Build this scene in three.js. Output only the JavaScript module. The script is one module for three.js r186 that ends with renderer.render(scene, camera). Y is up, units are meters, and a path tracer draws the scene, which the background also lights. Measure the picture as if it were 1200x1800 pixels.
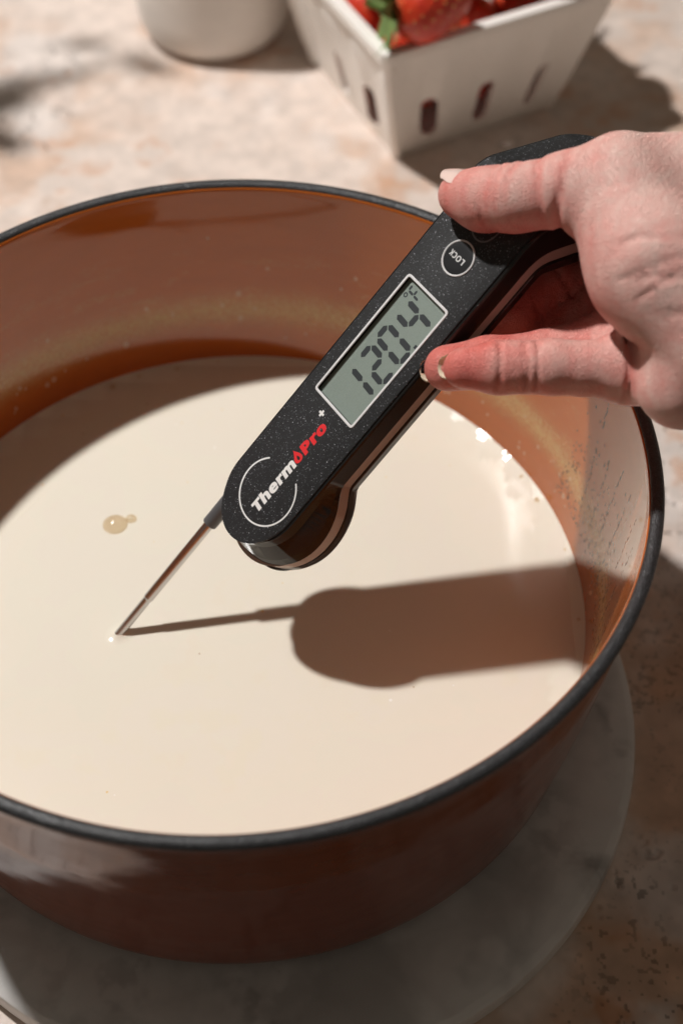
import * as THREE from 'three';
import { mergeGeometries, mergeVertices, toCreasedNormals } from 'three/addons/utils/BufferGeometryUtils.js';
import { Brush, Evaluator, SUBTRACTION } from 'three-bvh-csg';
import { MarchingCubes } from 'three/addons/objects/MarchingCubes.js';

// ---------------------------------------------------------------- camera, dim surroundings, lamp, exposure
const scene = new THREE.Scene();
const F = 2700, W0 = 1200, H0 = 1800;                       // focal length in photo pixels, photo size
const TABLE = 0.132;                                        // the pot's rim stands this high over the table
const camPos = new THREE.Vector3(0.0366, 0.3716 + TABLE, 0.3283);
const camR = new THREE.Vector3(0.99994623, 0.00656698, -0.00802579);
const camU = new THREE.Vector3(-0.01037008, 0.63322832, -0.77389557);
const camF = new THREE.Vector3(0, -0.77393719, -0.63326237);
const camera = new THREE.PerspectiveCamera(2 * Math.atan(H0 / 2 / F) * 180 / Math.PI, W0 / H0, 0.01, 30);
camera.position.copy(camPos);
camera.quaternion.setFromRotationMatrix(new THREE.Matrix4().makeBasis(camR, camU, camF.clone().negate()));
camera.focus = 0.505;
camera.userData.fStop = 7;
const at = (px, py, d) => camPos.clone().addScaledVector(camF, d).addScaledVector(camR, (px - 600) / F * d).addScaledVector(camU, (900 - py) / F * d);

const LAMP = new THREE.Vector3(-0.531, 1.11 + TABLE, -0.409);   // the hard lamp over the far left of the table: its shadows spread out from here
{
  const w = 128, h = 64, data = new Float32Array(w * h * 4);
  for (let j = 0; j < h; j++) for (let i = 0; i < w; i++) {
    const el = (j + 0.5) / h * Math.PI - Math.PI / 2, up = Math.max(0, Math.sin(el));
    const k = el > 0 ? 0.122 - 0.034 * up : 0.034, o = (j * w + i) * 4;
    data[o] = k; data[o + 1] = k * 0.86; data[o + 2] = k * 0.70; data[o + 3] = 1;
  }
  const sky = new THREE.DataTexture(data, w, h, THREE.RGBAFormat, THREE.FloatType);
  sky.mapping = THREE.EquirectangularReflectionMapping; sky.magFilter = THREE.LinearFilter; sky.minFilter = THREE.LinearFilter; sky.needsUpdate = true;
  scene.background = sky; scene.environment = sky;
}
const lampLight = new THREE.PointLight(new THREE.Color().setRGB(1, 0.978, 0.955), 5.85, 0, 2);
lampLight.position.copy(LAMP); lampLight.castShadow = true; lampLight.shadow.radius = 1.5; lampLight.shadow.mapSize.set(2048, 2048);
Object.assign(lampLight.shadow.camera, { near: 0.2, far: 5 });
scene.add(lampLight);
const renderer = new THREE.WebGLRenderer({ antialias: true });
renderer.setSize(682, 1024);
renderer.toneMapping = THREE.LinearToneMapping;
renderer.toneMappingExposure = 1.0;
renderer.shadowMap.enabled = true;

// ---------------------------------------------------------------- helpers
function rng(seed) { let s = seed >>> 0; return () => { s = (s + 0x6d2b79f5) | 0; let t = Math.imul(s ^ (s >>> 15), 1 | s); t = (t + Math.imul(t ^ (t >>> 7), 61 | t)) ^ t; return ((t ^ (t >>> 14)) >>> 0) / 4294967296; }; }
const clamp = (x, a = 0, b = 1) => Math.min(b, Math.max(a, x));
const smooth = (a, b, x) => { const t = clamp((x - a) / (b - a)); return t * t * (3 - 2 * t); };
const lerp = (a, b, t) => a + (b - a) * t;
function makeNoise(seed, period) {                          // tileable value noise on a lattice of period cells
  const r = rng(seed), g = new Float32Array(period * period); for (let i = 0; i < g.length; i++) g[i] = r();
  const k = period - 1, m = (n) => n & k;                    // period is a power of two
  return (x, y) => {
    const xi = Math.floor(x), yi = Math.floor(y), fx = x - xi, fy = y - yi;
    const u = fx * fx * (3 - 2 * fx), v = fy * fy * (3 - 2 * fy), a = m(xi), b = m(xi + 1), c = m(yi) * period, d = m(yi + 1) * period;
    return (g[c + a] * (1 - u) + g[c + b] * u) * (1 - v) + (g[d + a] * (1 - u) + g[d + b] * u) * v;
  };
}
function fbm(seed, base, oct) {                             // u, v in 0..1, tileable
  const ns = []; for (let i = 0; i < oct; i++) ns.push(makeNoise(seed + i * 17, base << i));
  return (u, v) => { let s = 0, a = 0.5, t = 0; for (let i = 0; i < oct; i++) { s += a * ns[i](u * (base << i), v * (base << i)); t += a; a *= 0.5; } return s / t; };
}
const toS = (c) => c <= 0.0031308 ? c * 12.92 : 1.055 * Math.pow(c, 1 / 2.4) - 0.055;
function tex(w, h, fn, srgb = true, rep) {                  // fn(u, v) -> linear [r,g,b] or a number
  const data = new Uint8Array(w * h * 4);
  for (let j = 0; j < h; j++) for (let i = 0; i < w; i++) {
    const c = fn((i + 0.5) / w, (j + 0.5) / h), o = (j * w + i) * 4;
    for (let k = 0; k < 3; k++) { const x = typeof c === 'number' ? c : c[k]; data[o + k] = Math.round(255 * clamp(srgb ? toS(clamp(x)) : x)); }
    data[o + 3] = 255;
  }
  const t = new THREE.DataTexture(data, w, h, THREE.RGBAFormat); t.wrapS = t.wrapT = THREE.RepeatWrapping; t.magFilter = THREE.LinearFilter; t.minFilter = THREE.LinearMipmapLinearFilter; t.generateMipmaps = true;
  if (srgb) t.colorSpace = THREE.SRGBColorSpace;
  if (rep) t.repeat.set(rep[0], rep[1]);
  t.needsUpdate = true; return t;
}
const mat = (o) => { const { rgb, ...rest } = o; const m = new THREE.MeshPhysicalMaterial(rest); if (rgb) m.color.setRGB(...rgb); return m; };
const used = {};
const numbered = (name) => { const n = used[name] = (used[name] ?? -1) + 1; return n ? `${name}_${String(n).padStart(3, '0')}` : name; };
function part(name, geometry, material, parent) {
  const m = new THREE.Mesh(geometry, material); m.name = name; m.castShadow = m.receiveShadow = true; parent.add(m); return m;
}
function thing(name, label, category, pos = [0, 0, 0], group) {
  const g = new THREE.Group(); g.name = numbered(name); g.position.set(...pos); g.userData = { label, category }; if (group) g.userData.group = group; scene.add(g); return g;
}
function solo(name, geometry, material, label, category, group) {
  const m = part(numbered(name), geometry, material, scene); m.userData = { label, category }; if (group) m.userData.group = group; return m;
}
function lathe(pts, seg = 160, crease = 0) {                // pts [r,y]; uv: u around 0..1, v along the profile in metres
  const pos = [], uv = [], idx = []; let L = 0; const n = pts.length;
  for (let j = 0; j < n; j++) {
    if (j) L += Math.hypot(pts[j][0] - pts[j - 1][0], pts[j][1] - pts[j - 1][1]);
    for (let i = 0; i <= seg; i++) { const t = i / seg * Math.PI * 2; pos.push(pts[j][0] * Math.cos(t), pts[j][1], pts[j][0] * Math.sin(t)); uv.push(i / seg, L); }
  }
  const s = seg + 1;
  for (let j = 0; j < n - 1; j++) for (let i = 0; i < seg; i++) { const a = j * s + i, b = a + 1, c = a + s, d = c + 1; if (pts[j][0] > 1e-6) idx.push(a, c, b); if (pts[j + 1][0] > 1e-6) idx.push(b, c, d); }
  const g = new THREE.BufferGeometry(); g.setAttribute('position', new THREE.Float32BufferAttribute(pos, 3)); g.setAttribute('uv', new THREE.Float32BufferAttribute(uv, 2)); g.setIndex(idx);
  if (crease) return toCreasedNormals(g, crease);
  g.computeVertexNormals();
  const N = g.attributes.normal;                            // weld the seam
  for (let j = 0; j < n; j++) { const a = j * s, b = a + seg; const v = new THREE.Vector3(N.getX(a) + N.getX(b), N.getY(a) + N.getY(b), N.getZ(a) + N.getZ(b)).normalize(); N.setXYZ(a, v.x, v.y, v.z); N.setXYZ(b, v.x, v.y, v.z); }
  return g;
}
function curvePts(ctrl, n) { return new THREE.SplineCurve(ctrl.map((p) => new THREE.Vector2(...p))).getPoints(n).map((p) => [Math.max(0, p.x), p.y]); }
function grid(nu, nv, fn) {                                 // fn(u,v) -> Vector3
  const pos = [], uv = [], idx = [];
  for (let j = 0; j <= nv; j++) for (let i = 0; i <= nu; i++) { const p = fn(i / nu, j / nv); pos.push(p.x, p.y, p.z); uv.push(i / nu, j / nv); }
  for (let j = 0; j < nv; j++) for (let i = 0; i < nu; i++) { const a = j * (nu + 1) + i, b = a + 1, c = a + nu + 1, d = c + 1; idx.push(a, b, c, b, d, c); }
  const g = new THREE.BufferGeometry(); g.setAttribute('position', new THREE.Float32BufferAttribute(pos, 3)); g.setAttribute('uv', new THREE.Float32BufferAttribute(uv, 2)); g.setIndex(idx); g.computeVertexNormals(); return g;
}

// ---------------------------------------------------------------- the table: pale travertine-like slab
{
  const big = fbm(11, 8, 5), mid = fbm(23, 32, 5), fine = fbm(37, 128, 3), pit = fbm(53, 256, 2), veil = fbm(71, 16, 5), grain = fbm(83, 512, 2);
  const pitMask = (u, v) => smooth(0.72, 0.80, pit(u, v)) * smooth(0.52, 0.64, veil(u, v));
  const S = 2048;
  const colour = tex(S, S, (u, v) => {
    const b = big(u, v), m = mid(u, v), f = fine(u, v), ve = veil(u, v);
    const px = ((u - 0.13 + 1.5) % 1) - 0.5, pz = ((v - 0.41 + 1.5) % 1) - 0.5, near = Math.exp(-((px - 0.22) ** 2 + (pz - 0.12) ** 2) / 0.03);   // a more heavily stained stretch of the slab
    let c = [0.71, 0.60, 0.53];
    const o = smooth(0.48, 0.68, m) * smooth(0.36, 0.6, b) * 0.6;                 // ochre and rust staining
    c = [lerp(c[0], 0.58, o), lerp(c[1], 0.36, o), lerp(c[2], 0.235, o)];
    const o2 = near * smooth(0.40, 0.62, mid(u + 0.71, v + 0.13)) * 0.75;
    c = [lerp(c[0], 0.60, o2), lerp(c[1], 0.33, o2), lerp(c[2], 0.17, o2)];
    const g = smooth(0.52, 0.66, ve) * 0.45;                                        // pale limy patches
    c = [lerp(c[0], 0.74, g), lerp(c[1], 0.68, g), lerp(c[2], 0.645, g)];
    const r = smooth(0.60 - 0.12 * near, 0.70, mid(u + 0.37, v + 0.61)) * (0.55 + 0.4 * near) * smooth(0.35 - 0.15 * near, 0.75 - 0.2 * near, f);   // rust flecks
    c = [lerp(c[0], 0.50, r), lerp(c[1], 0.25, r), lerp(c[2], 0.13, r)];
    const k = (0.82 - 0.06 * near + (0.36 + 0.2 * near) * f) * (1 - 0.2 * pitMask(u, v) - 0.6 * near * smooth(0.66, 0.72, grain(u, v)) * smooth(0.40, 0.56, veil(u + 0.4, v)));
    return [c[0] * k, c[1] * k, c[2] * k];
  });
  const relief = tex(1024, 1024, (u, v) => clamp(0.55 + 0.25 * (mid(u, v) - 0.5) + 0.3 * (fine(u, v) - 0.5) - 0.5 * pitMask(u, v)), false);
  const m = mat({ map: colour, bumpMap: relief, bumpScale: 0.0022, roughness: 0.62 });
  const g = new THREE.BoxGeometry(2.0, 0.04, 1.45); g.translate(0, -0.02, -0.48);   // its near edge lies just below the frame
  const p = g.attributes.position, uv = g.attributes.uv, n = g.attributes.normal;
  for (let i = 0; i < p.count; i++) { if (Math.abs(n.getY(i)) > 0.5) uv.setXY(i, p.getX(i) + 0.13, p.getZ(i) + 0.41); else uv.setXY(i, p.getX(i) + p.getZ(i), p.getY(i)); }
  const t = part('tabletop', g, m, scene); t.userData.kind = 'structure';
}

// ---------------------------------------------------------------- marble board under the pot
{
  const w1 = fbm(101, 4, 5), w2 = fbm(131, 8, 5), w3 = fbm(151, 64, 3);
  const colour = tex(1024, 1024, (u, v) => {
    const x = u + 0.16 * (w1(u, v) - 0.5), y = v + 0.16 * (w2(u, v) - 0.5);
    const vein = Math.pow(1 - Math.abs(2 * w1(x + 0.3, y + 0.1) - 1), 7), cloud = smooth(0.45, 0.7, w2(x, y));
    const k = 0.68 - 0.20 * cloud - 0.16 * vein * smooth(0.35, 0.7, w3(v, u)) + 0.03 * (w3(u, v) - 0.5);
    return [k, k * 0.975, k * 0.94];
  });
  const m = mat({ map: colour, roughness: 0.42 });
  const r = 0.1402, top = 0.0119, pts = [[0, top], [0.06, top], [0.12, top]];
  for (let i = 0; i <= 8; i++) { const t = i / 8 * Math.PI / 2; pts.push([r - 0.004 + 0.004 * Math.sin(t), top - 0.004 + 0.004 * Math.cos(t)]); }
  for (let i = 0; i <= 5; i++) { const t = i / 5 * Math.PI / 2; pts.push([r - 0.002 + 0.002 * Math.cos(t), 0.0022 - 0.002 * Math.sin(t)]); }
  pts.push([0, 0.0002]);
  const g = lathe(pts, 160, 0.7), p = g.attributes.position, uv = g.attributes.uv;
  for (let i = 0; i < p.count; i++) uv.setXY(i, p.getX(i) * 3.2 + 0.5 + p.getY(i), p.getZ(i) * 3.2 + 0.5 + p.getY(i));
  const b = solo('marble_board', g, m, 'round grey-white marble board lying under the brown pot', 'board'); b.position.set(0.0069, 0, 0.0184);
}

// ---------------------------------------------------------------- enamelled pot
const MILK = 0.0501, wallR = (y) => 0.1247 + (y - MILK) * (0.1345 - 0.1247) / (0.1265 - MILK);
{
  const pot = thing('enamel_pot', 'round caramel brown enamel pot with black rim on the marble board', 'pot', [0, 0.0121, 0]);
  const Y = 0.0121;
  const n1 = fbm(201, 64, 4), n2 = fbm(223, 16, 4), n3 = fbm(241, 512, 2), n4 = makeNoise(263, 256);
  const base = [0.45, 0.108, 0.012];
  const inner = [];
  for (const p of [[0, 0.020], [0.05, 0.020], [0.105, 0.0202]]) inner.push(p);
  for (let i = 1; i <= 8; i++) { const t = i / 8 * Math.PI / 2; inner.push([0.105 + 0.0175 * Math.sin(t), 0.0377 - 0.0175 * Math.cos(t)]); }
  for (let i = 1; i <= 14; i++) { const y = lerp(0.0377, 0.1265, i / 14); inner.push([y < MILK ? lerp(0.1225, 0.1247, (y - 0.0377) / (MILK - 0.0377)) : wallR(y), y]); }
  inner.push([0.13475, 0.1285], [0.13485, 0.1300], [0.1352, 0.1305], [0.1358, 0.1304], [0.1366, 0.1298]);
  let L = 0; const Ls = inner.map((p, j) => (L += j ? Math.hypot(p[0] - inner[j - 1][0], p[1] - inner[j - 1][1]) : 0));
  const g = lathe(inner.map(([r, y]) => [r, y - Y]), 200), uv = g.attributes.uv; for (let i = 0; i < uv.count; i++) uv.setY(i, uv.getY(i) / L);
  const yOf = (v) => { const l = v * L; for (let j = 1; j < Ls.length; j++) if (l <= Ls[j]) return lerp(inner[j - 1][1], inner[j][1], (l - Ls[j - 1]) / (Ls[j] - Ls[j - 1] + 1e-9)); return inner[inner.length - 1][1]; };
  const rr = rng(77), drops = []; for (let i = 0; i < 150; i++) drops.push([rr(), 0.058 + 0.06 * rr() * rr(), 0.0005 + 0.0012 * rr() * rr() * rr()]);
  const flecks = Array.from({ length: 128 }, () => []); {                       // dried crumbs running down the wall beyond the thermometer
    const put = (u, y, w, h) => { const q = [((u % 1) + 1) % 1, y, w, h], b = Math.floor(q[0] * 128); for (const d of [-1, 0, 1]) flecks[(b + d + 128) % 128].push(q); };
    for (let l = 0; l < 7; l++) { let u = -0.045 + 0.014 * l + 0.004 * rr(), y = 0.118 - 0.02 * rr(); const lean = 0.0004 + 0.0006 * rr(); while (y > 0.066) { if (rr() < 0.75) put(u + 0.0012 * (rr() - 0.5), y, 0.00025 + 0.0003 * rr(), 0.0004 + 0.0012 * rr() * rr()); y -= 0.0008 + 0.0016 * rr(); u += lean * (rr() - 0.25); } }
    for (let i = 0; i < 420; i++) put(-0.06 + 0.12 * rr(), 0.062 + 0.055 * rr() * rr(), 0.0002 + 0.0002 * rr(), 0.0003 + 0.0006 * rr()); }
  const fleck = (u, y) => { for (const [fu, fy, fw, fh] of flecks[Math.min(127, Math.floor(u * 128))]) { let du = Math.abs(fu - u); if (du > 0.5) du = 1 - du; const a = du * 0.81 / fw, b = (y - fy) / fh; if (a * a + b * b < 1) return true; } return false; };
  const gold = (u, y) => {                                  // grainy ring of dried golden scum on the wall
    const c = 0.0745 + 0.004 * (n2(u, 0.2) - 0.5), d = Math.abs(y - c) / (0.0045 + 0.004 * n2(u, 0.6));
    const band = Math.exp(-d * d);
    const grain = smooth(0.40, 0.62, n3(u * 2 % 1, y * 7 % 1) * 0.6 + n4(u * 256 * 8, y * 2600) * 0.4);
    const wisp = smooth(0.58, 0.75, n1(u, y * 5 % 1)) * Math.exp(-Math.pow((y - 0.086) / 0.016, 2)) * 0.35;
    return clamp(band * (0.38 + 0.55 * grain) + wisp * grain);
  };
  const colour = tex(2048, 768, (u, v) => {
    const y = yOf(v), k = gold(u, y), s = 0.94 + 0.12 * n1(u, v);
    let c = [base[0] * s, base[1] * s, base[2] * s];
    c = [lerp(c[0], 0.56, k), lerp(c[1], 0.38, k), lerp(c[2], 0.15, k)];
    if (fleck(u, y)) c = [0.085, 0.036, 0.012];
    for (const [du, dy, dr] of drops) { const dx = Math.abs(du - u); if (dx < 0.004 && Math.abs(y - dy) < 0.003) { const q = Math.hypot(dx * 0.81, (y - dy) * 0.8) / dr; if (q < 1) c = [lerp(c[0], 0.66, 0.5), lerp(c[1], 0.52, 0.5), lerp(c[2], 0.38, 0.5)]; } }
    return c;
  });
  const rough = tex(1024, 256, (u, v) => { const y = yOf(v); const film = smooth(0.45, 0.7, n2(u, v)) * 0.06; if (fleck(u, y)) return 0.7; return 0.06 + film + 0.40 * gold(u, y); }, false);
  const relief = tex(1024, 256, (u, v) => clamp(0.5 + 0.5 * (n2(u, v) - 0.5) + 0.25 * gold(u, yOf(v))), false);
  part('enamel_lining', g, mat({ map: colour, roughnessMap: rough, roughness: 1, bumpMap: relief, bumpScale: 0.0003, ior: 1.45, clearcoat: 0.6, clearcoatRoughness: 0.02 }), pot);
  const outer = [[0, 0.0123], [0.112, 0.0123]];
  for (let i = 1; i <= 8; i++) { const t = i / 8 * Math.PI / 2; outer.push([0.112 + 0.014 * Math.sin(t), 0.0263 - 0.014 * Math.cos(t)]); }
  for (let i = 1; i <= 14; i++) { const t = i / 14; outer.push([lerp(0.126, 0.1374, t) + 0.0012 * Math.sin(t * Math.PI), lerp(0.0263, 0.1235, t)]); }
  outer.push([0.1381, 0.1252], [0.1390, 0.1276], [0.13965, 0.1292], [0.13955, 0.13005], [0.1385, 0.1302]);
  const oc = tex(1024, 128, (u, v) => { const s = 0.92 + 0.16 * n1(u, v); return [0.165 * s, 0.034 * s, 0.012 * s]; });
  const orl = tex(1024, 128, (u, v) => clamp(0.5 + 0.7 * (n2(u, v) - 0.5)), false);
  const go = lathe(outer.map(([r, y]) => [r, y - Y]), 200); { const q = go.attributes.uv; for (let i = 0; i < q.count; i++) q.setXY(i, q.getX(i) * 2, q.getY(i) * 4); }
  part('outer_shell', go, mat({ map: oc, roughness: 0.11, bumpMap: orl, bumpScale: 0.0005, ior: 1.55 }), pot);
  // black iron rim, a rounded band with a gritty matt skin
  const rim = [[0.1365, 0.1284], [0.1354, 0.1298]];
  for (let i = 0; i <= 14; i++) { const t = Math.PI * (1.05 - 1.12 * i / 14); rim.push([0.13755 + 0.00225 * Math.cos(t), 0.1303 + 0.0017 * Math.sin(t)]); }
  rim.push([0.1395, 0.1296], [0.1385, 0.1290], [0.1370, 0.1286]);
  const grit = fbm(301, 512, 2), spark = fbm(331, 1024, 2);
  const rc = tex(2048, 128, (u, v) => { const s = smooth(0.70, 0.80, spark(u, v)); const k = 0.014 + 0.016 * grit(u, v) + 0.07 * s; return [k, k, k * 1.05]; });
  const rb = tex(2048, 128, (u, v) => grit(u, v), false);
  const gr = lathe(rim.map(([r, y]) => [r, y - Y]), 240); { const q = gr.attributes.uv; for (let i = 0; i < q.count; i++) q.setXY(i, q.getX(i) * 3, q.getY(i) * 45); }
  const rl = part('rim', gr, mat({ map: rc, bumpMap: rb, bumpScale: 0.00025, roughness: 0.42 }), pot); rl.userData.label = 'gritty matt black rim band';
}

// ---------------------------------------------------------------- milk with a raised edge, bubbles and flecks
const tip = new THREE.Vector3(-0.0424989, MILK, 0.0146404);
{
  const n = fbm(401, 8, 5), n2 = fbm(421, 32, 4), r = rng(9), specks = [];
  for (let i = 0; i < 46; i++) { const a = r() * 6.283, q = 0.12 * Math.sqrt(r()); specks.push([q * Math.cos(a), q * Math.sin(a), 0.00022 + 0.0004 * r() * r(), r()]); }
  const colour = tex(1536, 1536, (u, v) => {
    const x = (u - 0.5) * 0.26, z = (v - 0.5) * 0.26;
    const s = 0.985 + 0.03 * n(u, v), fat = smooth(0.62, 0.74, n(u, v) * 0.5 + n2(u, v) * 0.5) * 0.22;
    let c = [0.81 * s, lerp(0.758, 0.73, fat) * s, lerp(0.645, 0.56, fat) * s];
    for (const [sx, sz, sr, k] of specks) if (Math.abs(x - sx) < 0.001 && Math.abs(z - sz) < 0.001) { const d = Math.hypot(x - sx, z - sz) / sr; if (d < 1) c = k > 0.55 ? [0.80, 0.62, 0.30] : k > 0.3 ? [0.45, 0.32, 0.18] : [0.93, 0.9, 0.84]; }
    return c;
  });
  const R = wallR(MILK) + 0.0006, pts = [];
  for (let i = 0; i <= 60; i++) { const q = i / 60 * (R - 0.006); pts.push([q, MILK]); }
  for (let i = 1; i <= 20; i++) { const q = R - 0.006 + 0.006 * i / 20; pts.push([q, MILK + 0.0016 * Math.pow(i / 20, 3)]); }
  pts.push([R - 0.0002, MILK - 0.006], [R - 0.003, MILK - 0.02], [0, MILK - 0.02]);
  const g = lathe(pts, 360, 0.9), p = g.attributes.position, uv = g.attributes.uv;
  for (let i = 0; i < p.count; i++) uv.setXY(i, p.getX(i) / 0.26 + 0.5, p.getZ(i) / 0.26 + 0.5);
  const milkM = mat({ map: colour, roughness: 0.14, ior: 1.38 });
  const milk = solo('milk', g, milkM, 'pool of cream-coloured warm milk filling the brown pot', 'milk');
  { const q = []; for (let i = 0; i <= 14; i++) { const t = i / 14; q.push([0.0060 - 0.0050 * t, MILK - 0.00004 + 0.0011 * Math.pow(t, 2.6)]); }     // the milk climbs a little up the probe
    const m = lathe(q, 48), mp = m.attributes.position, mu = m.attributes.uv; for (let i = 0; i < mp.count; i++) { mp.setX(i, mp.getX(i) * 1.25); mu.setXY(i, (mp.getX(i) + tip.x) / 0.26 + 0.5, (mp.getZ(i) + tip.z) / 0.26 + 0.5); }
    m.rotateY(0.5); m.translate(tip.x + 0.0004, 0, tip.z); m.computeVertexNormals(); part('meniscus', m, milkM, milk); }
  const film = mat({ rgb: [0.90, 0.83, 0.72], transmission: 1, thickness: 0, roughness: 0.1, ior: 1.5 });
  const onMilk = (px, py) => { const d = camF.clone().addScaledVector(camR, (px - 600) / F).addScaledVector(camU, (900 - py) / F); return camPos.clone().addScaledVector(d, (MILK - camPos.y) / d.y); };
  for (const [px, py, rad, label] of [[203, 922, 0.0041, 'larger clear bubble floating on the milk beside a tiny one'], [231, 912, 0.0019, 'tiny clear bubble touching the larger bubble on the milk']]) {
    const prof = []; for (let i = 0; i <= 16; i++) { const t = i / 16 * Math.PI * 0.47; prof.push([rad * Math.sin(t), rad * 0.72 * Math.cos(t) - rad * 0.05]); }
    prof.push([rad * 1.08, 0.0001], [rad * 1.16, -0.0001]);
    const b = solo('milk_bubble', lathe(prof, 40), film, label, 'bubble'); const c = onMilk(px, py); b.position.set(c.x, MILK + 0.0001, c.z);
  }
  for (const [deg, rad, inn] of [[-118, 0.0013, 0.002], [-112.5, 0.0008, 0.0012], [-105, 0.0010, 0.0016], [-97, 0.0006, 0.001], [-30, 0.0008, 0.0012], [-24, 0.0011, 0.0016], [-12, 0.0007, 0.001], [3, 0.0008, 0.0012]]) {
    const prof = []; for (let i = 0; i <= 10; i++) { const t = i / 10 * Math.PI * 0.5; prof.push([rad * Math.sin(t), rad * 0.8 * Math.cos(t)]); }
    const b = solo('milk_bubble', lathe(prof, 24), film, 'pinhead bubble clinging where the milk meets the pot wall', 'bubble', 'pinhead bubbles along the pot wall'), a = deg * Math.PI / 180, q = wallR(MILK) - inn - rad; b.position.set(q * Math.cos(a), MILK + 0.0002, q * Math.sin(a));
  }
}

// ---------------------------------------------------------------- thermometer
const TA = new THREE.Vector3(0.61647, 0.68107, -0.39511).normalize(), TB = new THREE.Vector3().crossVectors(TA, new THREE.Vector3(-0.54134, 0.731, 0.41543)).normalize(), TN = new THREE.Vector3().crossVectors(TB, TA);
const S0 = 0.0811, OFF = 0.0153, TH = 0.0101, HW = 0.0168;   // pivot from probe tip, probe line beside it, half thickness, half width
{
  const t = thing('food_thermometer', 'black digital food thermometer with its steel probe dipped in the milk', 'thermometer');
  t.position.copy(tip).addScaledVector(TA, S0).addScaledVector(TB, OFF);
  t.quaternion.setFromRotationMatrix(new THREE.Matrix4().makeBasis(TA, TN, TB));
  // the handle bends away from the face near its end
  const SB = 0.108, WD = 0.016, PHI = 52 * Math.PI / 180, step = 0.0002, cx = [0], cy = [0];
  const phi = (s) => PHI * smooth(SB, SB + WD, s);
  for (let i = 1; i < 1000; i++) { const f = phi((i - 0.5) * step); cx.push(cx[i - 1] + step * Math.cos(f)); cy.push(cy[i - 1] - step * Math.sin(f)); }
  const bend = (s, u, h) => {
    if (s <= SB) return new THREE.Vector3(s, h, u);
    const k = s / step, i = Math.floor(k), fr = k - i, f = phi(s), x = lerp(cx[i], cx[i + 1], fr), y = lerp(cy[i], cy[i + 1], fr);
    return new THREE.Vector3(x + h * Math.sin(f), y + h * Math.cos(f), u);
  };
  const END = 0.163;
  const endR = (s, w) => { const r = 0.012, d = s - (END - r); return d > 0 ? w - r + Math.sqrt(Math.max(0, r * r - d * d)) : w; };
  // two outlines: the face (a slot shape) and the lower shell (a disc that bulges to one side, then the shaft)
  const outA = { s0: -0.0178, L: (s) => s < 0 ? -Math.sqrt(Math.max(0, 0.0178 ** 2 - s * s)) * HW / 0.0178 : -endR(s, HW), R: (s) => s < 0 ? Math.sqrt(Math.max(0, 0.0178 ** 2 - s * s)) * HW / 0.0178 : endR(s, HW) };
  const DC = 0.0030, DR = 0.0220;
  const disc = (s) => Math.sqrt(Math.max(0, DR * DR - s * s));
  const smax = (a, b, k) => { const h = clamp(0.5 + 0.5 * (a - b) / k); return lerp(b, a, h) + k * h * (1 - h); };
  const outB = { s0: -DR, L: (s) => s < 0 ? DC - disc(s) : Math.min(DC - disc(Math.min(s, DR)), -endR(s, 0.0170)), R: (s) => s < 0 ? DC + disc(s) : smax(DC + (s < DR ? disc(s) : -0.02), endR(s, 0.0166), s < 0.03 ? 0.0035 : 0.0001) };
  const tail = (s) => smooth(0.108, 0.122, s);               // the grip end swells: taller and wider
  const aL = outA.L; outA.L = (s) => aL(s) - 0.0034 * tail(s) * (s > END - 0.012 ? Math.max(0, 1 - (s - END + 0.012) / 0.012) : 1);
  const NS = 130;
  function ringPts(out, grow) {                             // closed loop: left side start->end, right side end->start; grow > 0 moves it outwards
    const s = []; for (let i = 0; i <= NS; i++) { const q = i / NS; s.push(q < 0.22 ? out.s0 * Math.cos(q / 0.22 * Math.PI / 2) : q > 0.88 ? END - 0.012 + 0.012 * Math.sin((q - 0.88) / 0.12 * Math.PI / 2) : lerp(0, END - 0.012, (q - 0.22) / 0.66)); }
    const l = []; for (let i = 0; i <= NS; i++) l.push([s[i], out.L(s[i])]); for (let i = NS; i >= 0; i--) l.push([s[i], out.R(s[i])]);
    const n = l.length, res = [];
    for (let i = 0; i < n; i++) {
      let a = l[(i + n - 1) % n], b = l[(i + 1) % n]; let tx = b[0] - a[0], ty = b[1] - a[1]; const q = Math.hypot(tx, ty) || 1; tx /= q; ty /= q;
      res.push([l[i][0] - ty * -grow * -1, l[i][1] + tx * -grow]);
    }
    return res;
  }
  function slab(rings, crease = 0.5) {                      // rings: [mix of outline A->B, grow, height] from top to bottom
    const loops = rings.map(([m, gw, h]) => { const a = ringPts(outA, gw), b = ringPts(outB, gw); return a.map((p, i) => [lerp(p[0], b[i][0], m), lerp(p[1], b[i][1], m), h]); });
    const pos = [], uv = [], idx = [], n = loops[0].length;
    for (const l of loops) for (const [s, u, h] of l) { const p = bend(s, u, h > 0.002 ? h + 0.0034 * tail(s) : h); pos.push(p.x, p.y, p.z); uv.push((s + 0.02) / 0.19, 1 - (u + 0.024) / 0.048); }
    for (let j = 0; j < loops.length - 1; j++) for (let i = 0; i < n; i++) { const a = j * n + i, b = j * n + (i + 1) % n, c = a + n, d = b + n; idx.push(a, c, b, b, c, d); }
    const cap = (o, flip) => { for (let i = 0; i < NS; i++) { const a = o + i, b = o + i + 1, c = o + n - 1 - i, d = o + n - 2 - i; if (flip) idx.push(a, b, c, b, d, c); else idx.push(a, c, b, b, c, d); } };
    cap(0, true); cap((loops.length - 1) * n, false);
    const g = new THREE.BufferGeometry(); g.setAttribute('position', new THREE.Float32BufferAttribute(pos, 3)); g.setAttribute('uv', new THREE.Float32BufferAttribute(uv, 2)); g.setIndex(idx);
    return toCreasedNormals(g, crease);
  }
  const gloss = mat({ rgb: [0.011, 0.0105, 0.010], roughness: 0.22, ior: 1.5 });
  const satin = mat({ rgb: [0.014, 0.0135, 0.013], roughness: 0.3 });
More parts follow.
